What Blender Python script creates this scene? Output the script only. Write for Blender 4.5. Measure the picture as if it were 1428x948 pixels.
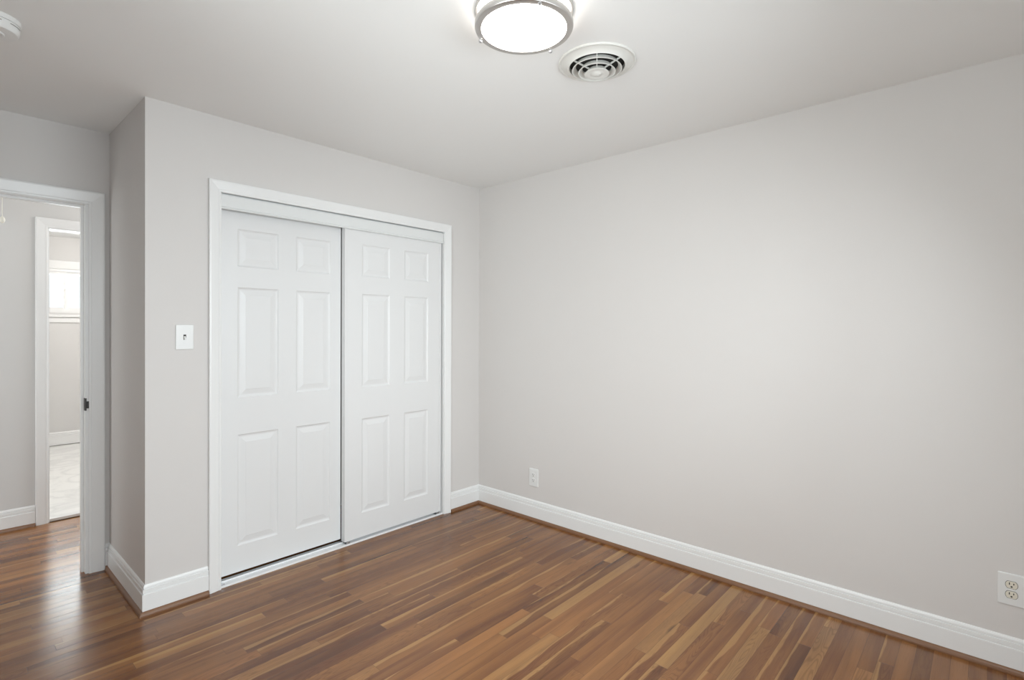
import bpy, bmesh, math, random
from mathutils import Vector, Matrix

# ------------------------------------------------------------------ camera, world, lights, exposure
S = bpy.context.scene
COL = S.collection
for o in list(bpy.data.objects):
    bpy.data.objects.remove(o)

H = 2.44                      # ceiling height
WX = -2.204                   # closet corner
AY = 0.722                    # door wall of the alcove
HY = 1.87                     # far wall of the hall
BY = 4.90                     # far wall of the bathroom
LX, BKY = -3.17, -3.28        # left and rear walls of the room

cam_d = bpy.data.cameras.new('camera')
cam = bpy.data.objects.new('camera', cam_d)
COL.objects.link(cam)
cam_d.sensor_width = 36.0
cam_d.sensor_fit = 'HORIZONTAL'
cam_d.lens = 735.98 / 1428 * 36
cam_d.shift_x = 5.93 / 1428
cam_d.shift_y = -12.28 / 1428
cam_d.clip_start = 0.02
yaw, pitch, roll = 0.8324, -0.0048, 0.0034
f = Vector((math.sin(yaw) * math.cos(pitch), math.cos(yaw) * math.cos(pitch), math.sin(pitch)))
r = Vector((math.cos(yaw), -math.sin(yaw), 0))
u = r.cross(f)
r2 = math.cos(roll) * r + math.sin(roll) * u
u2 = -math.sin(roll) * r + math.cos(roll) * u
cam.matrix_world = Matrix(((r2.x, u2.x, -f.x, -2.8923), (r2.y, u2.y, -f.y, -2.9359), (r2.z, u2.z, -f.z, 1.3546), (0, 0, 0, 1)))
S.camera = cam

S.view_settings.view_transform = 'Standard'
S.view_settings.look = 'None'
S.view_settings.gamma = 1
S.view_settings.use_curve_mapping = False
S.view_settings.exposure = 0.07

world = bpy.data.worlds.new('World')
S.world = world
world.use_nodes = True
bg = world.node_tree.nodes['Background']
bg.inputs[0].default_value = (0.86, 0.96, 1.0, 1)
bg.inputs[1].default_value = 1.35


def area(name, loc, rot, sx, sy, power, color, spread=180):
    d = bpy.data.lights.new(name, 'AREA')
    d.shape = 'RECTANGLE'
    d.size, d.size_y = sx, sy
    d.energy = power
    d.color = color
    d.spread = math.radians(spread)
    o = bpy.data.objects.new(name, d)
    o.location = loc
    o.rotation_euler = rot
    COL.objects.link(o)
    return o


R90 = math.radians(90)
# daylight through the windows of the rear and left walls (behind and beside the camera) and the bathroom window
area('daylight_rear', (-1.75, BKY - 0.14, 1.52), (math.radians(58), 0, 0), 2.0, 1.2, 55, (0.90, 0.96, 1.0), 150)
area('daylight_left', (LX - 0.14, -1.85, 1.47), (math.radians(90), 0, -R90), 1.2, 1.2, 40, (0.98, 0.99, 0.985))
area('daylight_bath', (-1.81, BY + 0.20, 1.77), (-R90, 0, 0), 0.75, 0.5, 20, (0.93, 0.98, 1.0))


def lamp(name, loc, power, color, radius):
    d = bpy.data.lights.new(name, 'POINT')
    d.energy = power
    d.color = color
    d.shadow_soft_size = radius
    o = bpy.data.objects.new(name, d)
    o.location = loc
    COL.objects.link(o)
    return o


lamp('hall_lamp', (-1.72, 1.34, 2.30), 4.5, (1.0, 0.97, 0.93), 0.07)
area('hall_fill_right', (-0.30, 1.37, 1.2), (R90, 0, R90), 0.9, 2.0, 10, (0.96, 0.985, 1.0))  # added unseen fill panel at the right end, brightens the lower hall wall
area('hall_fill_left', (-4.55, 1.37, 1.2), (R90, 0, -R90), 0.9, 2.0, 10, (1.0, 0.98, 0.94))  # added unseen fill panel, lifts the return wall through the doorway
lamp('bath_lamp', (-1.30, 3.3, 2.20), 44, (1.0, 0.97, 0.93), 0.10)

LAMP_DISC, LAMP_DRUM = 13.0, 4.6


# ------------------------------------------------------------------ materials
def mat(name, color, rough=0.5, metal=0.0, bump=0.0, bump_scale=300, vary=0.0, spec=0.5, coat=0.0):
    m = bpy.data.materials.new(name)
    m.use_nodes = True
    nt = m.node_tree
    b = nt.nodes['Principled BSDF']
    b.inputs['Base Color'].default_value = (*color, 1)
    b.inputs['Roughness'].default_value = rough
    b.inputs['Metallic'].default_value = metal
    b.inputs['Specular IOR Level'].default_value = spec
    b.inputs['Coat Weight'].default_value = coat
    tc = nt.nodes.new('ShaderNodeTexCoord')
    if bump or vary:
        n = nt.nodes.new('ShaderNodeTexNoise')
        n.inputs['Scale'].default_value = bump_scale
        n.inputs['Detail'].default_value = 3
        nt.links.new(tc.outputs['Object'], n.inputs['Vector'])
        if bump:
            bp = nt.nodes.new('ShaderNodeBump')
            bp.inputs['Strength'].default_value = bump
            bp.inputs['Distance'].default_value = 0.001
            nt.links.new(n.outputs['Fac'], bp.inputs['Height'])
            nt.links.new(bp.outputs['Normal'], b.inputs['Normal'])
    if vary:
        n2 = nt.nodes.new('ShaderNodeTexNoise')
        n2.inputs['Scale'].default_value = 3.0
        nt.links.new(tc.outputs['Object'], n2.inputs['Vector'])
        mx = nt.nodes.new('ShaderNodeMix')
        mx.data_type = 'RGBA'
        mx.inputs[6].default_value = (*[c * (1 - vary) for c in color], 1)
        mx.inputs[7].default_value = (*[min(1, c * (1 + vary)) for c in color], 1)
        nt.links.new(n2.outputs['Fac'], mx.inputs[0])
        nt.links.new(mx.outputs[2], b.inputs['Base Color'])
    return m


def emit(name, color, strength):
    m = bpy.data.materials.new(name)
    m.use_nodes = True
    b = m.node_tree.nodes['Principled BSDF']
    b.inputs['Base Color'].default_value = (0.9, 0.9, 0.9, 1)
    b.inputs['Roughness'].default_value = 0.4
    b.inputs['Emission Color'].default_value = (*color, 1)
    b.inputs['Emission Strength'].default_value = strength
    return m


def oak(name):
    m = bpy.data.materials.new(name)
    m.use_nodes = True
    nt = m.node_tree
    N, L = nt.nodes, nt.links
    b = N['Principled BSDF']

    def math_(op, a, c=None, d=None, clamp=False):
        n = N.new('ShaderNodeMath')
        n.operation = op
        n.use_clamp = clamp
        for i, v in enumerate((a, c, d)):
            if v is None:
                continue
            if isinstance(v, (int, float)):
                n.inputs[i].default_value = v
            else:
                L.new(v, n.inputs[i])
        return n.outputs[0]

    def comb(x, y, z):
        n = N.new('ShaderNodeCombineXYZ')
        for i, v in enumerate((x, y, z)):
            if isinstance(v, (int, float)):
                n.inputs[i].default_value = v
            else:
                L.new(v, n.inputs[i])
        return n.outputs[0]

    def white(vec):
        n = N.new('ShaderNodeTexWhiteNoise')
        n.noise_dimensions = '3D'
        L.new(vec, n.inputs['Vector'])
        s = N.new('ShaderNodeSeparateColor')
        L.new(n.outputs['Color'], s.inputs[0])
        return s.outputs[0], s.outputs[1], s.outputs[2]

    def noise(vec, scale, detail=2, rough=0.5, dist=0.0):
        n = N.new('ShaderNodeTexNoise')
        n.inputs['Scale'].default_value = scale
        n.inputs['Detail'].default_value = detail
        n.inputs['Roughness'].default_value = rough
        n.inputs['Distortion'].default_value = dist
        L.new(vec, n.inputs['Vector'])
        return n.outputs['Fac']

    def ramp(fac, stops):
        n = N.new('ShaderNodeValToRGB')
        e = n.color_ramp.elements
        while len(e) > 1:
            e.remove(e[-1])
        e[0].position, e[0].color = stops[0][0], (*stops[0][1], 1)
        for p, c in stops[1:]:
            k = e.new(p)
            k.color = (*c, 1)
        L.new(fac, n.inputs[0])
        return n.outputs[0]

    def mix(fac, a, c, mode='MIX'):
        n = N.new('ShaderNodeMix')
        n.data_type = 'RGBA'
        n.blend_type = mode
        n.clamp_factor = True
        for i, v in ((0, fac), (6, a), (7, c)):
            if isinstance(v, (int, float)):
                n.inputs[i].default_value = v
            elif isinstance(v, tuple):
                n.inputs[i].default_value = (*v, 1)
            else:
                L.new(v, n.inputs[i])
        return n.outputs[2]

    def smooth(v, lo, hi):
        n = N.new('ShaderNodeMapRange')
        n.interpolation_type = 'SMOOTHSTEP'
        n.inputs['From Min'].default_value = lo
        n.inputs['From Max'].default_value = hi
        L.new(v, n.inputs['Value'])
        return n.outputs[0]

    tc = N.new('ShaderNodeTexCoord')
    sp = N.new('ShaderNodeSeparateXYZ')
    L.new(tc.outputs['Object'], sp.inputs[0])
    X, Y = sp.outputs[0], sp.outputs[1]
    PW, PL = 0.0555, 1.95
    yy = math_('DIVIDE', Y, PW)
    row = math_('FLOOR', yy)
    v = math_('FRACT', yy)                       # across the strip 0..1
    r0, r1, r2_ = white(comb(row, 3.1, 7.7))
    xx = math_('ADD', math_('DIVIDE', X, PL), math_('MULTIPLY', r0, 17.0))
    cell = math_('FLOOR', xx)
    fx = math_('FRACT', xx)
    c0, c1, c2 = white(comb(row, cell, 1.3))
    split = math_('ADD', math_('MULTIPLY', c0, 0.5), 0.25)
    side = math_('GREATER_THAN', fx, split)
    pid = math_('ADD', math_('MULTIPLY', cell, 2.0), side)
    p0, p1, p2 = white(comb(row, pid, 5.9))      # three random numbers per board
    q0, q1, q2 = white(comb(row, pid, 11.3))
    # boards: base tone
    tone = ramp(p0, [(0.0, (0.118, 0.046, 0.020)), (0.16, (0.158, 0.064, 0.028)), (0.36, (0.196, 0.083, 0.036)),
                     (0.56, (0.228, 0.102, 0.043)), (0.74, (0.262, 0.124, 0.052)), (0.86, (0.300, 0.136, 0.056)),
                     (0.94, (0.325, 0.176, 0.080)), (1.0, (0.400, 0.248, 0.118))])
    # long soft figure inside a board
    offs = math_('MULTIPLY', pid, 3.71)
    vec1 = comb(math_('ADD', math_('MULTIPLY', X, 1.0), offs), math_('ADD', math_('MULTIPLY', Y, 15.0), math_('MULTIPLY', p1, 40)), row)
    n1 = noise(vec1, 1.0, 3, 0.55, 0.3)
    fig = smooth(n1, 0.32, 0.68)
    dark = mix(0.45, tone, (0.56, 0.46, 0.44), 'MULTIPLY')
    lite = mix(0.32, tone, (0.42, 0.215, 0.082))
    body = mix(fig, dark, lite)
    # pale sapwood band with a wandering edge on some boards
    vec2 = comb(math_('ADD', math_('MULTIPLY', X, 2.2), offs), math_('MULTIPLY', p2, 31.0), row)
    wob = noise(vec2, 1.0, 2, 0.5)
    edge = math_('ADD', math_('MULTIPLY', math_('SUBTRACT', wob, 0.5), 1.5), v)
    sap = smooth(edge, 0.74, 0.84)
    has = math_('GREATER_THAN', q0, 0.74)
    body = mix(math_('MULTIPLY', math_('MULTIPLY', sap, has), 0.60), body, (0.47, 0.290, 0.135))
    # cathedral rings / pores
    vec3 = comb(math_('ADD', math_('MULTIPLY', X, 2.6), offs), math_('ADD', math_('MULTIPLY', Y, 26.0), math_('MULTIPLY', q1, 9.0)), row)
    n3 = noise(vec3, 0.9, 1, 0.4, 0.0)
    rings = math_('SINE', math_('MULTIPLY', n3, 95.0))
    rg = smooth(rings, 0.1, 1.0)
    hasr = smooth(q2, 0.45, 0.85)
    body = mix(math_('MULTIPLY', math_('MULTIPLY', rg, hasr), 0.30), body, (0.30, 0.16, 0.09), 'MULTIPLY')
    vec4 = comb(math_('MULTIPLY', X, 9.0), math_('MULTIPLY', Y, 520.0), row)
    n4 = noise(vec4, 1.0, 2, 0.6)
    body = mix(smooth(n4, 0.50, 0.80), body, mix(0.42, body, (0.40, 0.28, 0.22), 'MULTIPLY'))
    # a few knots and dark mineral streaks
    vec5 = comb(math_('MULTIPLY', X, 3.2), math_('MULTIPLY', Y, 15.0), math_('MULTIPLY', p0, 9.0))
    n5 = noise(vec5, 1.0, 2, 0.5)
    body = mix(math_('MULTIPLY', smooth(n5, 0.70, 0.80), 0.75), body, (0.060, 0.030, 0.018))
    # seams
    dv = math_('MULTIPLY', math_('MINIMUM', v, math_('SUBTRACT', 1.0, v)), PW)
    d1 = math_('ABSOLUTE', math_('SUBTRACT', fx, split))
    d2 = math_('MINIMUM', fx, math_('SUBTRACT', 1.0, fx))
    dx = math_('MULTIPLY', math_('MINIMUM', d1, d2), PL)
    dm = math_('MINIMUM', dv, dx)
    seam = math_('SUBTRACT', 1.0, smooth(dm, 0.0003, 0.0011))
    body = mix(math_('MULTIPLY', seam, 0.55), body, (0.055, 0.025, 0.014))
    body = mix(1.0, body, (0.90, 0.80, 0.61), 'MULTIPLY')
    L.new(body, b.inputs['Base Color'])
    rn = noise(comb(math_('MULTIPLY', X, 4.0), math_('MULTIPLY', Y, 40.0), row), 1.0, 3)
    rg2 = math_('ADD', 0.20, math_('MULTIPLY', rn, 0.08))
    L.new(rg2, b.inputs['Roughness'])
    b.inputs['Specular IOR Level'].default_value = 0.56
    bp = N.new('ShaderNodeBump')
    bp.inputs['Strength'].default_value = 0.25
    bp.inputs['Distance'].default_value = 0.0012
    hgt = math_('SUBTRACT', math_('MULTIPLY', n1, 0.5), math_('MULTIPLY', seam, 0.6))
    hgt = math_('ADD', hgt, math_('MULTIPLY', q0, 0.15))
    L.new(hgt, bp.inputs['Height'])
    L.new(bp.outputs['Normal'], b.inputs['Normal'])
    return m


def marble(name):
    m = mat(name, (0.86, 0.86, 0.84), 0.22)
    nt = m.node_tree
    N, L = nt.nodes, nt.links
    tc = [n for n in N if n.type == 'TEX_COORD'][0]
    mp = N.new('ShaderNodeMapping')
    mp.inputs['Scale'].default_value = (1.6, 2.0, 1)
    L.new(tc.outputs['Object'], mp.inputs[0])
    n = N.new('ShaderNodeTexNoise')
    n.inputs['Scale'].default_value = 1.6
    n.inputs['Detail'].default_value = 6
    n.inputs['Distortion'].default_value = 1.2
    L.new(mp.outputs[0], n.inputs['Vector'])
    rp = N.new('ShaderNodeValToRGB')
    e = rp.color_ramp.elements
    e[0].position, e[0].color = 0.40, (0.86, 0.86, 0.84, 1)
    e[1].position, e[1].color = 0.56, (0.86, 0.86, 0.84, 1)
    k = e.new(0.48)
    k.color = (0.74, 0.74, 0.73, 1)
    L.new(n.outputs['Fac'], rp.inputs[0])
    L.new(rp.outputs[0], N['Principled BSDF'].inputs['Base Color'])
    return m


def glass(name):
    m = bpy.data.materials.new(name)
    m.use_nodes = True
    nt = m.node_tree
    nt.nodes.remove(nt.nodes['Principled BSDF'])
    out = nt.nodes['Material Output']
    t = nt.nodes.new('ShaderNodeBsdfTransparent')
    t.inputs[0].default_value = (0.96, 0.98, 0.98, 1)
    g = nt.nodes.new('ShaderNodeBsdfGlossy')
    g.inputs['Roughness'].default_value = 0.02
    fr = nt.nodes.new('ShaderNodeFresnel')
    fr.inputs[0].default_value = 1.45
    mx = nt.nodes.new('ShaderNodeMixShader')
    nt.links.new(fr.outputs[0], mx.inputs[0])
    nt.links.new(t.outputs[0], mx.inputs[1])
    nt.links.new(g.outputs[0], mx.inputs[2])
    nt.links.new(mx.outputs[0], out.inputs[0])
    return m


M = dict(
    wall=mat('greige_wall_paint', (0.680, 0.655, 0.638), 0.55, bump=0.05, bump_scale=500, vary=0.01, spec=0.35),
    hallwall=mat('grey_hall_paint', (0.66, 0.65, 0.64), 0.55, bump=0.05, bump_scale=500, vary=0.01, spec=0.3),
    ceil=mat('white_ceiling_paint', (0.88, 0.878, 0.868), 0.8, bump=0.05, bump_scale=400, vary=0.008, spec=0.2),
    trim=mat('white_trim_paint', (0.83, 0.83, 0.825), 0.32, bump=0.02, bump_scale=150, vary=0.005),
    door=mat('white_door_paint', (0.775, 0.775, 0.775), 0.38, bump=0.04, bump_scale=700, vary=0.005),
    fascia=mat('white_fascia_metal', (0.76, 0.77, 0.765), 0.35, vary=0.005),
    shoe=mat('brown_shoe_wood', (0.20, 0.095, 0.045), 0.35, bump=0.05, bump_scale=80, vary=0.12),
    oak=oak('oak_strip_floor'),
    marble=marble('white_marble_tile'),
    plastic=mat('white_plastic', (0.77, 0.77, 0.76), 0.3, vary=0.004),
    ivory=mat('ivory_plastic', (0.74, 0.70, 0.60), 0.35, vary=0.004),
    slot=mat('dark_slot', (0.03, 0.025, 0.02), 0.6, vary=0.02),
    dark=mat('duct_shade_black', (0.025, 0.024, 0.022), 0.9, vary=0.02),
    nickel=mat('brushed_nickel', (0.62, 0.60, 0.58), 0.34, metal=1.0, bump=0.03, bump_scale=400),
    steel=mat('steel', (0.62, 0.63, 0.65), 0.28, metal=1.0, bump=0.02, bump_scale=200),
    bronze=mat('dark_bronze', (0.055, 0.052, 0.050), 0.45, metal=0.6, vary=0.03),
    track=mat('white_track_metal', (0.86, 0.86, 0.87), 0.3, vary=0.005),
    vent=mat('cream_vent_enamel', (0.76, 0.755, 0.72), 0.4, vary=0.006),
    glow=emit('lit_diffuser', (1.0, 0.955, 0.89), LAMP_DISC),
    glow_side=emit('lit_drum', (1.0, 0.955, 0.89), LAMP_DRUM),
    threshold=mat('dark_threshold_wood', (0.13, 0.075, 0.045), 0.4, bump=0.05, bump_scale=60, vary=0.1),
    glass=glass('window_glass'),
    bead=mat('ivory_bead', (0.86, 0.83, 0.74), 0.35, vary=0.004),
)


# ------------------------------------------------------------------ mesh helpers
def obj(name, bm, m, parent=None, smooth=False, loc=None, sharp=None):
    bmesh.ops.recalc_face_normals(bm, faces=bm.faces[:])
    me = bpy.data.meshes.new(name)
    bm.to_mesh(me)
    bm.free()
    me.materials.append(m)
    if smooth:
        for p in me.polygons:
            p.use_smooth = True
        me.set_sharp_from_angle(angle=math.radians(sharp or 35))
    o = bpy.data.objects.new(name, me)
    COL.objects.link(o)
    if parent:
        o.parent = parent
    if loc:
        o.location = loc
    return o


def struct(name, bm, m, parent=None, **k):
    o = obj(name, bm, m, parent, **k)
    if not parent:
        o['kind'] = 'structure'
    return o


def thing(name, label, cat, loc=(0, 0, 0), rot=(0, 0, 0), group=None):
    o = bpy.data.objects.new(name, None)
    COL.objects.link(o)
    o.empty_display_size = 0.05
    o.location = loc
    o.rotation_euler = rot
    o['label'] = label
    o['category'] = cat
    if group:
        o['group'] = group
    return o


def box(bm, x0, x1, y0, y1, z0, z1, bevel=0.0):
    vs = [bm.verts.new(p) for p in ((x0, y0, z0), (x1, y0, z0), (x1, y1, z0), (x0, y1, z0), (x0, y0, z1), (x1, y0, z1), (x1, y1, z1), (x0, y1, z1))]
    fs = [bm.faces.new([vs[i] for i in q]) for q in ((0, 3, 2, 1), (4, 5, 6, 7), (0, 1, 5, 4), (1, 2, 6, 5), (2, 3, 7, 6), (3, 0, 4, 7))]
    if bevel:
        es = list({e for q in fs for e in q.edges})
        bmesh.ops.bevel(bm, geom=es, offset=bevel, segments=2, affect='EDGES', profile=0.5)
    return bm


def boxes(*bs, bevel=0.0):
    bm = bmesh.new()
    for q in bs:
        box(bm, *q, bevel=bevel)
    return bm


def sweep(path, profile, place, closed_profile=True):
    """path: 2D points; profile: (offset to the left of travel, height); place(a, b, h) -> xyz; mitred corners"""
    bm = bmesh.new()
    rings = []
    n = len(path)
    for i, p in enumerate(path):
        p = Vector(p)
        d0 = (p - Vector(path[i - 1])).normalized() if i > 0 else None
        d1 = (Vector(path[i + 1]) - p).normalized() if i < n - 1 else None
        n0 = Vector((-d0.y, d0.x)) if d0 else None
        n1 = Vector((-d1.y, d1.x)) if d1 else None
        if n0 is None:
            off = n1
        elif n1 is None:
            off = n0
        else:
            mm = (n0 + n1)
            off = mm / (mm.dot(n0))
        rings.append([bm.verts.new(place(p.x + off.x * w, p.y + off.y * w, h)) for w, h in profile])
    k = len(profile)
    for a, c in zip(rings[:-1], rings[1:]):
        for j in range(k if closed_profile else k - 1):
            bm.faces.new((a[j], a[(j + 1) % k], c[(j + 1) % k], c[j]))
    if closed_profile:
        bm.faces.new(rings[0])
        bm.faces.new(rings[-1][::-1])
    return bm


def lathe(profile, n=64, bm=None, c=(0, 0, 0)):
    bm = bm or bmesh.new()
    rings = []
    for rr, z in profile:
        if rr < 1e-6:
            rings.append([bm.verts.new((c[0], c[1], c[2] + z))])
        else:
            rings.append([bm.verts.new((c[0] + rr * math.cos(2 * math.pi * i / n), c[1] + rr * math.sin(2 * math.pi * i / n), c[2] + z)) for i in range(n)])
    for a, b_ in zip(rings[:-1], rings[1:]):
        for i in range(n):
            j = (i + 1) % n
            if len(a) == 1 and len(b_) == 1:
                continue
            if len(a) == 1:
                bm.faces.new((a[0], b_[i], b_[j]))
            elif len(b_) == 1:
                bm.faces.new((a[i], b_[0], a[j]))
            else:
                bm.faces.new((a[i], b_[i], b_[j], a[j]))
    return bm


# ------------------------------------------------------------------ room shell
struct('floor', boxes((LX - 0.12, 0.12, BKY - 0.12, 0.9, -0.08, 0.0), (-4.4, -0.5, 0.9, 1.885, -0.08, 0.0)), M['oak'])
struct('floor_bathroom', boxes((-3.0, -0.5, 1.905, BY + 0.12, -0.08, 0.004)), M['marble'])
# ceilings
struct('ceiling', boxes((LX - 0.12, 0.12, BKY - 0.12, AY + 0.06, H, H + 0.1)), M['ceil'])
struct('ceiling_hall', boxes((-4.4, -0.5, AY + 0.06, HY + 0.05, H, H + 0.1)), M['ceil'])
struct('ceiling_bathroom', boxes((-3.0, -0.5, HY + 0.05, BY + 0.12, 2.385, H + 0.1)), M['ceil'])

OX0, OX1, OZ = -1.884, -0.349, 2.064              # rough opening of the closet
struct('wall_closet', boxes((WX, OX0, 0, 0.10, 0, H), (OX1, 0.0, 0, 0.10, 0, H), (OX0, OX1, 0, 0.10, OZ, H)), M['wall'])
struct('wall_return', boxes((WX, WX + 0.09, 0.10, AY, 0, H)), M['wall'])
struct('wall_right', boxes((0.0, 0.12, BKY - 0.12, AY + 0.12, 0, H)), M['wall'])
DX0, DX1, DZ = -3.083, -2.294, 2.045              # rough opening of the room door
struct('wall_door', boxes((LX, DX0, AY, AY + 0.12, 0, H), (DX1, 0.0, AY, AY + 0.12, 0, H), (DX0, DX1, AY, AY + 0.12, DZ, H)), M['wall'])
# left wall; rear wall with its window behind the camera
WL = (-2.45, -1.25, 0.86, 2.08)
struct('wall_left', boxes((LX - 0.12, LX, BKY - 0.12, WL[0], 0, H), (LX - 0.12, LX, WL[1], AY + 0.12, 0, H),
                          (LX - 0.12, LX, WL[0], WL[1], 0, WL[2]), (LX - 0.12, LX, WL[0], WL[1], WL[3], H)), M['wall'])
WB = (-2.75, -0.75, 0.86, 2.08)
struct('wall_rear', boxes((LX, WB[0], BKY - 0.12, BKY, 0, H), (WB[1], 0.0, BKY - 0.12, BKY, 0, H),
                          (WB[0], WB[1], BKY - 0.12, BKY, 0, WB[2]), (WB[0], WB[1], BKY - 0.12, BKY, WB[3], H)), M['wall'])
# hall
QX0, QX1, QZ = -2.342, -1.55, 2.052
struct('wall_hall', boxes((-4.4, QX0, HY, HY + 0.11, 0, H), (QX1, -0.5, HY, HY + 0.11, 0, H), (QX0, QX1, HY, HY + 0.11, QZ, H)), M['hallwall'])
struct('wall_hall_near', boxes((-4.4, LX - 0.12, AY, AY + 0.12, 0, H)), M['hallwall'])
# bathroom
BWX0, BWX1, BWZ0, BWZ1 = -2.215, -1.41, 1.52, 2.02
struct('wall_bathroom', boxes((-3.0, BWX0, BY, BY + 0.12, 0, H), (BWX1, -0.5, BY, BY + 0.12, 0, H),
                              (BWX0, BWX1, BY, BY + 0.12, 0, BWZ0), (BWX0, BWX1, BY, BY + 0.12, BWZ1, H)), M['hallwall'])
struct('wall_bathroom_left', boxes((-3.1, -3.0, HY + 0.11, BY + 0.12, 0, H)), M['hallwall'])
struct('wall_bathroom_right', boxes((-0.5, -0.4, HY + 0.11, BY + 0.12, 0, H)), M['hallwall'])

# ------------------------------------------------------------------ baseboards with shoe moulding
BB = [(0, 0.012), (0.0135, 0.012), (0.0145, 0.096), (0.0140, 0.0985), (0.0090, 0.1000), (0.0090, 0.1030), (0.0118, 0.1045),
      (0.0112, 0.1195), (0.0055, 0.1210), (0.0055, 0.1240), (0.0085, 0.1255), (0.0075, 0.132), (0.004, 0.139), (0, 0.1405)]
SHOE = [(0.012, 0.0), (0.027, 0.0), (0.0268, 0.006), (0.0245, 0.013), (0.0205, 0.018), (0.0155, 0.0205), (0.012, 0.021)]


def baseboard(name, path, shoe='shoe', tall=1.0):
    o = struct(name, sweep(path, BB, lambda a, b_, h: (a, b_, h * tall)), M['trim'])
    if shoe:
        struct('shoe_moulding', sweep(path, SHOE, lambda a, b_, h: (a, b_, h)), M[shoe], o)
    return o


# travel keeps the room on the left hand side
CO0, CO1 = -1.932, -0.298                           # outer edges of the closet casing
baseboard('baseboard_right', [(0, BKY + 0.002), (0, 0), (CO1 + 0.001, 0)])
baseboard('baseboard_closet', [(CO0 - 0.001, 0), (WX, 0), (WX, AY), (WX - 0.0215, AY)])
baseboard('baseboard_hall', [(-2.402, HY), (-4.39, HY)])
baseboard('baseboard_bathroom', [(-0.52, BY), (-2.98, BY)], None, 1.12)
baseboard('baseboard_rear', [(LX, AY - 0.02), (LX, BKY), (-0.03, BKY)])


# ------------------------------------------------------------------ door casings, jambs
def casing_profile(w):
    return [(0, 0), (0, 0.0085), (0.003, 0.0105), (0.010, 0.0115), (0.0125, 0.0095), (0.015, 0.0105), (w * 0.55, 0.0145), (w * 0.78, 0.0170),
            (w - 0.010, 0.0180), (w - 0.003, 0.0172), (w, 0.0145), (w, 0)]


def casing(name, x0, x1, ztop, w, y, m=M['trim']):
    path = [(x0, 0.0), (x0, ztop), (x1, ztop), (x1, 0.0)]
    return struct(name, sweep(path, casing_profile(w), lambda a, b_, h: (a, y - h, b_)), m)


t1 = casing('trim_1', CO0 + 0.060, CO1 - 0.060, 2.0535, 0.060, 0.0)
struct('jamb', boxes((OX0, OX0 + 0.012, 0.0005, 0.10, 0, OZ), (OX1 - 0.012, OX1, 0.0005, 0.10, 0, OZ), (OX0 + 0.012, OX1 - 0.012, 0.0005, 0.10, OZ - 0.006, OZ)), M['trim'], t1)
t2 = casing('trim_2', -3.069, -2.298, 2.029, 0.071, AY)
struct('jamb', boxes((DX0, DX0 + 0.018, AY, AY + 0.12, 0, DZ), (DX1 - 0.018, DX1, AY, AY + 0.12, 0, DZ), (DX0 + 0.018, DX1 - 0.018, AY, AY + 0.12, DZ - 0.018, DZ),
                     (DX1 - 0.030, DX1 - 0.018, AY + 0.04, AY + 0.075, 0, DZ - 0.018), (DX0 + 0.018, DX1 - 0.030, AY + 0.04, AY + 0.075, DZ - 0.030, DZ - 0.018)), M['trim'], t2)
sp = bmesh.new()
box(sp, -2.3135, -2.312, AY - 0.001, AY + 0.032, 0.897, 0.965)
box(sp, -2.3135, -2.3065, AY - 0.0025, AY - 0.0005, 0.897, 0.965, bevel=0.0008)
box(sp, -2.3070, -2.2975, AY - 0.0105, AY - 0.0005, 0.910, 0.948, bevel=0.0015)
o = struct('strike_plate', sp, M['bronze'], t2)
o['label'] = 'dark bronze strike plate on the door jamb'
t3 = casing('trim_3', -2.334, -1.56, 2.040, 0.066, HY)
struct('jamb', boxes((QX0, QX0 + 0.016, HY, HY + 0.11, 0, QZ), (QX1 - 0.016, QX1, HY, HY + 0.11, 0, QZ), (QX0 + 0.016, QX1 - 0.016, HY, HY + 0.11, QZ - 0.016, QZ)), M['trim'], t3)
th = boxes((QX0 + 0.016, QX1 - 0.016, 1.862, 1.925, 0.0, 0.008), bevel=0.003)
struct('trim_4', th, M['threshold'])

# ------------------------------------------------------------------ closet: header fascia, doors, floor track
IX0, IX1 = OX0 + 0.0125, OX1 - 0.0125
fas = sweep([(IX0, 0), (IX1 - 0.003, 0)], [(0.012, 2.0450), (0.003, 2.0450), (0.003, 1.9870), (0.0045, 1.9845), (0.0005, 1.9815), (-0.001, 1.9770), (0.001, 1.9725), (0.012, 1.9725)], lambda a, b_, h: (a, b_, h))
fa = struct('trim_5', fas, M['fascia'])
struct('top_track', boxes((IX0, IX1, 0.030, 0.098, 2.034, 2.0575), (IX0, IX1, 0.0515, 0.0535, 2.010, 2.034)), M['fascia'], fa)

DP = [(0.0, 0.0), (0.004, 0.0036), (0.009, 0.0058), (0.013, 0.0064), (0.018, 0.0062), (0.041, 0.0024), (0.044, 0.0014)]
ZR = [(1.685, 1.887), (0.976, 1.573), (0.175, 0.777)]


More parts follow.
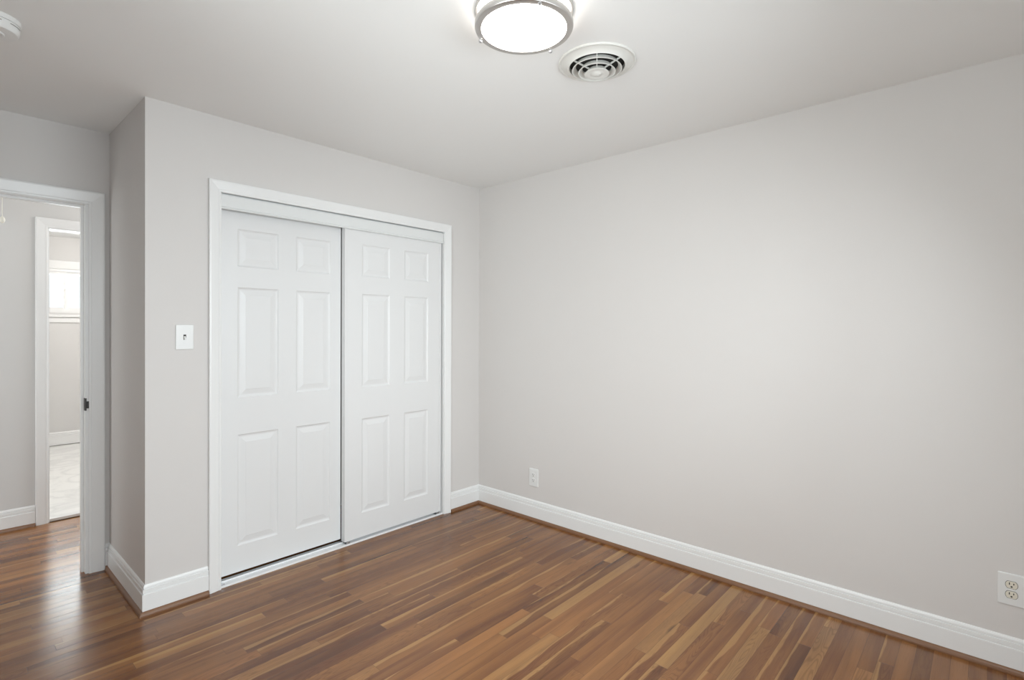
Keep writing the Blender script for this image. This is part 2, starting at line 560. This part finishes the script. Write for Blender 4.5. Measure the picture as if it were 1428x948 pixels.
def molded_door(x0, x1, z0, z1, panels, thick):
    """front face at y = 0 looking to -y, with moulded raised panels"""
    bm = bmesh.new()
    xs = sorted({x0, x1, *[p for a in panels for p in a]})
    zs = sorted({z0, z1, *[p for a in ZR for p in a]})

    def quad(pts):
        bm.faces.new([bm.verts.new(p) for p in pts])
    for i in range(len(xs) - 1):
        for j in range(len(zs) - 1):
            a, b_, c, d = xs[i], xs[i + 1], zs[j], zs[j + 1]
            if (a, b_) in panels and (c, d) in ZR:
                prev = None
                for ins, dep in DP:
                    ring = [(a + ins, dep, c + ins), (b_ - ins, dep, c + ins), (b_ - ins, dep, d - ins), (a + ins, dep, d - ins)]
                    if prev:
                        for k in range(4):
                            quad((prev[k], prev[(k + 1) % 4], ring[(k + 1) % 4], ring[k]))
                    prev = ring
                quad(prev)
            else:
                quad(((a, 0, c), (b_, 0, c), (b_, 0, d), (a, 0, d)))
    quad(((x0, thick, z0), (x0, thick, z1), (x1, thick, z1), (x1, thick, z0)))
    for i in range(len(xs) - 1):
        for z in (z0, z1):
            quad(((xs[i], 0, z), (xs[i + 1], 0, z), (xs[i + 1], thick, z), (xs[i], thick, z)))
    for j in range(len(zs) - 1):
        for x in (x0, x1):
            quad(((x, 0, zs[j]), (x, 0, zs[j + 1]), (x, thick, zs[j + 1]), (x, thick, zs[j])))
    bmesh.ops.remove_doubles(bm, verts=bm.verts[:], dist=1e-5)
    return bm


YL, YR, TH = 0.0580, 0.0160, 0.034
dl = thing('sliding_door', 'white six-panel sliding closet door on the left, set back behind the other', 'closet door', (-1.4965, YL, 0.0))
obj('door_slab', molded_door(-0.3735, 0.3420, 0.034, 2.025, ((-0.2715, -0.0495), (0.0545, 0.2715)), TH), M['door'], dl)
dr = thing('sliding_door', 'white six-panel sliding closet door on the right, with narrow edge strips', 'closet door', (-0.7625, YR, 0.0))
obj('door_slab', molded_door(-0.372, 0.372, 0.022, 2.025, ((-0.2675, -0.0555), (0.0625, 0.2705)), TH), M['door'], dr)
for s in (-1, 1):
    e = bmesh.new()
    xa, xb = sorted((s * 0.3725, s * 0.3890))
    box(e, xa, xb, -0.0030, TH + 0.003, 0.022, 2.025, bevel=0.0012)
    obj('edge_strip', e, M['door'], dr)

tr = thing('door_track', 'white metal floor track under the sliding closet doors', 'door track', (0, 0, 0))
obj('track_base', boxes((IX0 + 0.002, IX1 - 0.002, 0.0005, 0.0985, 0.0, 0.005), bevel=0.001), M['track'], tr)
obj('track_rail', boxes((IX0 + 0.002, IX1 - 0.002, 0.0010, 0.0055, 0.005, 0.011), bevel=0.001), M['track'], tr)
obj('track_rail', boxes((IX0 + 0.002, IX1 - 0.002, 0.0525, 0.0560, 0.005, 0.013), bevel=0.001), M['track'], tr)
for gx in (-1.862, -1.128, -0.405):
    g = bmesh.new()
    box(g, gx - 0.014, gx + 0.014, 0.004, 0.052, 0.005, 0.009, bevel=0.001)
    box(g, gx - 0.012, gx + 0.012, 0.008, 0.0115, 0.009, 0.021, bevel=0.001)
    o = obj('door_guide', g, M['steel'], tr)
    o['label'] = 'small grey metal door guide'

# ------------------------------------------------------------------ windows
w1 = struct('window_1', boxes((BWX0, BWX0 + 0.03, BY + 0.01, BY + 0.10, BWZ0, BWZ1), (BWX1 - 0.03, BWX1, BY + 0.01, BY + 0.10, BWZ0, BWZ1),
                              (BWX0 + 0.03, BWX1 - 0.03, BY + 0.01, BY + 0.10, BWZ0, BWZ0 + 0.03), (BWX0 + 0.03, BWX1 - 0.03, BY + 0.01, BY + 0.10, BWZ1 - 0.03, BWZ1)), M['trim'])
for k, (a, b_) in enumerate(((-2.185, -1.812), (-1.814, -1.44))):
    yy = BY + 0.03 + 0.028 * k
    fw = 0.030 if k == 0 else 0.024
    s = struct('window_sash', boxes((a, a + fw, yy, yy + 0.025, 1.55, 1.99), (b_ - fw, b_, yy, yy + 0.025, 1.55, 1.99),
                                    (a + fw, b_ - fw, yy, yy + 0.025, 1.55, 1.581), (a + fw, b_ - fw, yy, yy + 0.025, 1.957, 1.99)), M['trim'], w1)
    struct('window_pane', boxes((a + fw - 0.004, b_ - fw + 0.004, yy + 0.010, yy + 0.014, 1.577, 1.961)), M['glass'], s)
la = bmesh.new()
box(la, -1.852, -1.830, BY + 0.012, BY + 0.030, 1.772, 1.792, bevel=0.003)
box(la, -1.866, -1.846, BY + 0.008, BY + 0.018, 1.778, 1.787, bevel=0.002)
o = struct('window_latch', la, M['nickel'], w1)
o['label'] = 'small grey window latch'
wc = sweep([(BWX0, 1.50), (BWX0, BWZ1), (BWX1, BWZ1), (BWX1, 1.50)], casing_profile(0.092), lambda a, b_, h: (a, BY - h, b_))
struct('window_casing', wc, M['trim'], w1)
st = bmesh.new()
box(st, BWX0 - 0.11, BWX1 + 0.11, BY - 0.045, BY + 0.03, 1.470, 1.497, bevel=0.004)
struct('window_sill', st, M['trim'], w1)
ap = bmesh.new()
box(ap, BWX0 - 0.09, BWX1 + 0.09, BY - 0.016, BY, 1.408, 1.470, bevel=0.003)
struct('window_apron', ap, M['trim'], w1)


def plain_window(name, axis, c0, c1, z0, z1, w):
    def bx(a0, a1, d0, d1, e0, e1):
        return (a0, a1, w + d0, w + d1, e0, e1) if axis == 'x' else (w + d0, w + d1, a0, a1, e0, e1)
    q = 0.035
    zm = (z0 + z1) / 2
    o = struct(name, boxes(bx(c0, c0 + q, -0.10, -0.02, z0, z1), bx(c1 - q, c1, -0.10, -0.02, z0, z1), bx(c0 + q, c1 - q, -0.10, -0.02, z0, z0 + q),
                           bx(c0 + q, c1 - q, -0.10, -0.02, z1 - q, z1), bx(c0 + q, c1 - q, -0.075, -0.045, zm - 0.02, zm + 0.02)), M['trim'])
    struct('window_pane', boxes(bx(c0 + q - 0.004, c1 - q + 0.004, -0.062, -0.058, z0 + q - 0.004, zm - 0.016), bx(c0 + q - 0.004, c1 - q + 0.004, -0.062, -0.058, zm + 0.016, z1 - q + 0.004)), M['glass'], o)


plain_window('window_2', 'x', WB[0], WB[1], WB[2], WB[3], BKY)
plain_window('window_3', 'y', WL[0], WL[1], WL[2], WL[3], LX)

# ------------------------------------------------------------------ ceiling light
cl = thing('ceiling_light', 'round lit flush-mount ceiling light with a brushed nickel rim', 'ceiling light', (-1.519, -1.756, H))
obj('mounting_ring', lathe([(0.150, 0.0), (0.1685, 0.0), (0.1695, -0.003), (0.1685, -0.012), (0.166, -0.014), (0.150, -0.014)], 96), M['nickel'], cl, smooth=True)
o = obj('drum_shade', lathe([(0.157, -0.0135), (0.1585, -0.0135), (0.1585, -0.0440), (0.157, -0.0440)], 96), M['glow_side'], cl, smooth=True)
o['label'] = 'glowing white side band'
obj('rim', lathe([(0.1585, -0.0425), (0.1665, -0.0425), (0.1680, -0.0450), (0.1680, -0.0590), (0.1660, -0.0630), (0.1560, -0.0650), (0.1460, -0.0640), (0.1450, -0.0600), (0.1560, -0.0550), (0.1585, -0.0425)], 96), M['nickel'], cl, smooth=True)
o = obj('diffuser', lathe([(0.1455, -0.0580), (0.1455, -0.0625), (0.130, -0.0665), (0.10, -0.0705), (0.06, -0.0730), (0.0, -0.0740)], 96), M['glow'], cl, smooth=True)
o['label'] = 'glowing white diffuser disc'
for a in (4, 110, 238):
    ca, sa = math.cos(math.radians(a)), math.sin(math.radians(a))
    k = lathe([(0.0, 0.012), (0.0028, 0.012), (0.0028, 0.004), (0.0050, 0.003), (0.0066, 0.0), (0.0060, -0.0035), (0.0035, -0.006), (0.0, -0.0066)], 20)
    obj('knob', k, M['steel'], cl, smooth=True, loc=(0.1640 * ca, 0.1640 * sa, -0.069))

# ------------------------------------------------------------------ round ceiling vent
cv = thing('ceiling_vent', 'round cream stepped ceiling air vent beside the ceiling light', 'ceiling vent', (-1.055, -1.750, H))
obj('flange', lathe([(0.1555, 0.0), (0.1555, -0.0045), (0.1530, -0.0070), (0.1485, -0.0065), (0.1455, -0.0045), (0.1400, -0.0050), (0.1280, -0.0090), (0.1180, -0.0150), (0.1135, -0.0200), (0.1115, -0.0190), (0.1115, -0.0010), (0.1555, 0.0)], 96), M['vent'], cv, smooth=True)
o = obj('duct_shade_disc', lathe([(0.1110, -0.0015), (0.0, -0.0015), ], 64), M['dark'], cv)  # flat disc under a solid ceiling, the duct's inner shade is its colour
o['label'] = 'dark disc painted as the shade inside the duct'


def cone_ring(r0, z0, r1, z1):
    return lathe([(r0, z0), (r0 + 0.004, z0 - 0.006), ((r0 + r1) / 2 + 0.0005, (z0 + z1) / 2 - 0.002), (r1 - 0.001, z1 + 0.001), (r1, z1 - 0.0015), (r1 - 0.003, z1 - 0.002),
                  ((r0 + r1) / 2 - 0.0015, (z0 + z1) / 2 - 0.004), (r0, z0 - 0.008), (r0 - 0.0015, z0 - 0.006), (r0, z0)], 96)


obj('louvre_ring', cone_ring(0.086, -0.010, 0.1010, -0.0290), M['vent'], cv, smooth=True)
obj('louvre_ring', cone_ring(0.060, -0.019, 0.0755, -0.0385), M['vent'], cv, smooth=True)
obj('center_cone', lathe([(0.032, -0.026), (0.038, -0.033), (0.0490, -0.0450), (0.0500, -0.0470), (0.0475, -0.0480), (0.034, -0.0455), (0.0215, -0.0450), (0.0175, -0.0475), (0.0110, -0.0505), (0.0, -0.0510)], 64), M['vent'], cv, smooth=True)
for a in range(6):
    ang = math.radians(213 + 60 * a)
    s = bmesh.new()
    mtx = Matrix.Rotation(ang, 4, 'Z')
    prof = [(0.034, -0.028), (0.034, -0.034), (0.112, -0.012), (0.112, -0.006)]
    va = [s.verts.new(mtx @ Vector((x, -0.0016, z))) for x, z in prof]
    vb = [s.verts.new(mtx @ Vector((x, 0.0016, z))) for x, z in prof]
    s.faces.new(va)
    s.faces.new(vb[::-1])
    for i in range(4):
        s.faces.new((va[i], vb[i], vb[(i + 1) % 4], va[(i + 1) % 4]))
    obj('spoke', s, M['vent'], cv)

# ------------------------------------------------------------------ smoke detector
sd = thing('smoke_detector', 'round white smoke detector on the ceiling near the doorway', 'smoke detector', (-2.737, -0.345, H))
obj('base_plate', lathe([(0.0, 0.0), (0.0750, 0.0), (0.0755, -0.008), (0.0740, -0.0165), (0.0, -0.0165)], 64), M['plastic'], sd, smooth=True)
obj('cover', lathe([(0.0, -0.0160), (0.0690, -0.0160), (0.0715, -0.0185), (0.0705, -0.0300), (0.0685, -0.0430), (0.0640, -0.0480), (0.0400, -0.0500), (0.0, -0.0500)], 64), M['plastic'], sd, smooth=True)
obj('test_button', lathe([(0.0300, -0.0495), (0.0300, -0.0540), (0.0285, -0.0555), (0.0240, -0.0550), (0.0200, -0.0520), (0.0, -0.0515)], 40), M['plastic'], sd, smooth=True)
for a0 in range(0, 360, 60):
    sl = bmesh.new()
    n = 12
    for i in range(n):
        a, b_ = math.radians(a0 + 4 + 40 * i / n), math.radians(a0 + 4 + 40 * (i + 1) / n)
        rr = 0.0716
        sl.faces.new([sl.verts.new((rr * math.cos(t), rr * math.sin(t), z)) for t, z in ((a, -0.0245), (b_, -0.0245), (b_, -0.0265), (a, -0.0265))])
    bmesh.ops.remove_doubles(sl, verts=sl.verts[:], dist=1e-6)
    o = obj('vent_slot', sl, M['slot'], sd)
    o['label'] = 'dark vent slot in the cover'


# ------------------------------------------------------------------ light switch, outlets (built facing -y, then turned)
def rounded_plate(w, h, d, bev=0.003, rad=0.004):
    bm = bmesh.new()
    pts = []
    for cx, cz, a0 in ((w / 2 - rad, h / 2 - rad, 0), (-w / 2 + rad, h / 2 - rad, 90), (-w / 2 + rad, -h / 2 + rad, 180), (w / 2 - rad, -h / 2 + rad, 270)):
        for i in range(5):
            a = math.radians(a0 + 22.5 * i)
            pts.append((cx + rad * math.cos(a), cz + rad * math.sin(a)))
    rings = []
    for sc, y in ((0.0, 0.0), (0.0, -d + bev), (bev * 0.35, -d + bev * 0.3), (bev, -d)):
        rings.append([bm.verts.new((x * (1 - 2 * sc / w), y, z * (1 - 2 * sc / h))) for x, z in pts])
    n = len(pts)
    for a, b_ in zip(rings[:-1], rings[1:]):
        for i in range(n):
            bm.faces.new((a[i], a[(i + 1) % n], b_[(i + 1) % n], b_[i]))
    bm.faces.new(rings[0])
    bm.faces.new(rings[-1])
    return bm


def disc_y(rad, y0, y1, cx=0, cz=0, n=20):
    bm = bmesh.new()
    a = [bm.verts.new((cx + rad * math.cos(2 * math.pi * i / n), y0, cz + rad * math.sin(2 * math.pi * i / n))) for i in range(n)]
    b_ = [bm.verts.new((cx + rad * math.cos(2 * math.pi * i / n), y1, cz + rad * math.sin(2 * math.pi * i / n))) for i in range(n)]
    for i in range(n):
        bm.faces.new((a[i], a[(i + 1) % n], b_[(i + 1) % n], b_[i]))
    bm.faces.new(a)
    bm.faces.new(b_)
    return bm


sw = thing('light_switch', 'white toggle light switch beside the closet doors', 'light switch', (-2.0395, 0.0, 1.3075))
obj('cover_plate', rounded_plate(0.080, 0.123, 0.006), M['plastic'], sw)
o = obj('toggle_slot', boxes((-0.0060, 0.0060, -0.0066, -0.0055, -0.0125, 0.0125)), M['slot'], sw)
o['label'] = 'dark slot around the toggle'
tg = bmesh.new()
pts = [(-0.0042, -0.006, -0.0095), (0.0042, -0.006, -0.0095), (0.0042, -0.006, 0.0055), (-0.0042, -0.006, 0.0055)]
tip = [(-0.0034, -0.0185, -0.0120), (0.0034, -0.0185, -0.0120), (0.0034, -0.0165, -0.0060), (-0.0034, -0.0165, -0.0060)]
va, vb = [tg.verts.new(p) for p in pts], [tg.verts.new(p) for p in tip]
tg.faces.new(va)
tg.faces.new(vb)
for i in range(4):
    tg.faces.new((va[i], va[(i + 1) % 4], vb[(i + 1) % 4], vb[i]))
obj('toggle', tg, M['plastic'], sw)
for z in (0.030, -0.030):
    obj('screw', disc_y(0.0032, -0.0055, -0.0068, 0, z), M['plastic'], sw)


def receptacle_bm(cz, d):
    bm = bmesh.new()
    n = 40
    pts = []
    for i in range(n):
        a = 2 * math.pi * i / n
        x = 0.0175 * math.cos(a)
        z = 0.0175 * math.sin(a)
        z = max(-0.0137, min(0.0137, z))
        pts.append((x, z + cz))
    a_ = [bm.verts.new((x, -0.0050, z)) for x, z in pts]
    b_ = [bm.verts.new((x, -d + 0.0006, z)) for x, z in pts]
    c_ = [bm.verts.new((x * 0.96, -d, cz + (z - cz) * 0.96)) for x, z in pts]
    for q, w in ((a_, b_), (b_, c_)):
        for i in range(n):
            bm.faces.new((q[i], q[(i + 1) % n], w[(i + 1) % n], w[i]))
    bm.faces.new(c_)
    return bm


def outlet(loc, label, body, gap):
    t = thing('wall_outlet', label, 'wall outlet', loc, (0, 0, -math.pi / 2), None)
    obj('cover_plate', rounded_plate(0.0815, 0.1255, 0.006), M['plastic'], t)
    for s in (1, -1):
        cz = 0.0195 * s
        if gap:
            g = receptacle_bm(cz, 0.0063)
            for v in g.verts:
                v.co.x *= 1.10
                v.co.z = cz + (v.co.z - cz) * 1.12
            q = obj('receptacle_gap', g, M['slot'], t)
            q['label'] = 'dark gap around the receptacle'
        rc = obj('receptacle', receptacle_bm(cz, 0.0080), body, t)
        if gap:
            rc['label'] = 'ivory receptacle'
        for bx_ in ((-0.0078, -0.0048, 0.0003, 0.0094), (0.0048, 0.0078, 0.0013, 0.0084)):
            obj('slot', boxes((bx_[0], bx_[1], -0.0083, -0.0070, cz + bx_[2], cz + bx_[3])), M['slot'], rc)
        obj('slot', disc_y(0.0032, -0.0070, -0.0083, 0, cz - 0.0066), M['slot'], rc)
    obj('screw', disc_y(0.0032, -0.0055, -0.0072, 0, 0), M['plastic'], t)
    return t


outlet((0.0, -0.5600, 0.3000), 'small white wall outlet near the closet corner', M['plastic'], False)
outlet((0.0, -3.0105, 0.3270), 'white wall outlet with ivory sockets at the near end of the right wall', M['ivory'], True)

# ------------------------------------------------------------------ pull cord in the hall
pc = thing('pull_cord', 'thin white pull cord with a round bead hanging in the hall', 'pull cord', (-2.601, 1.30, H))
obj('cord', lathe([(0.0, 0.0), (0.0016, 0.0), (0.0016, -0.448), (0.0, -0.448)], 8), M['bead'], pc)
obj('bead', lathe([(0.0, -0.442), (0.004, -0.444), (0.011, -0.452), (0.0135, -0.463), (0.0115, -0.474), (0.006, -0.481), (0.0, -0.483)], 24), M['bead'], pc, smooth=True)
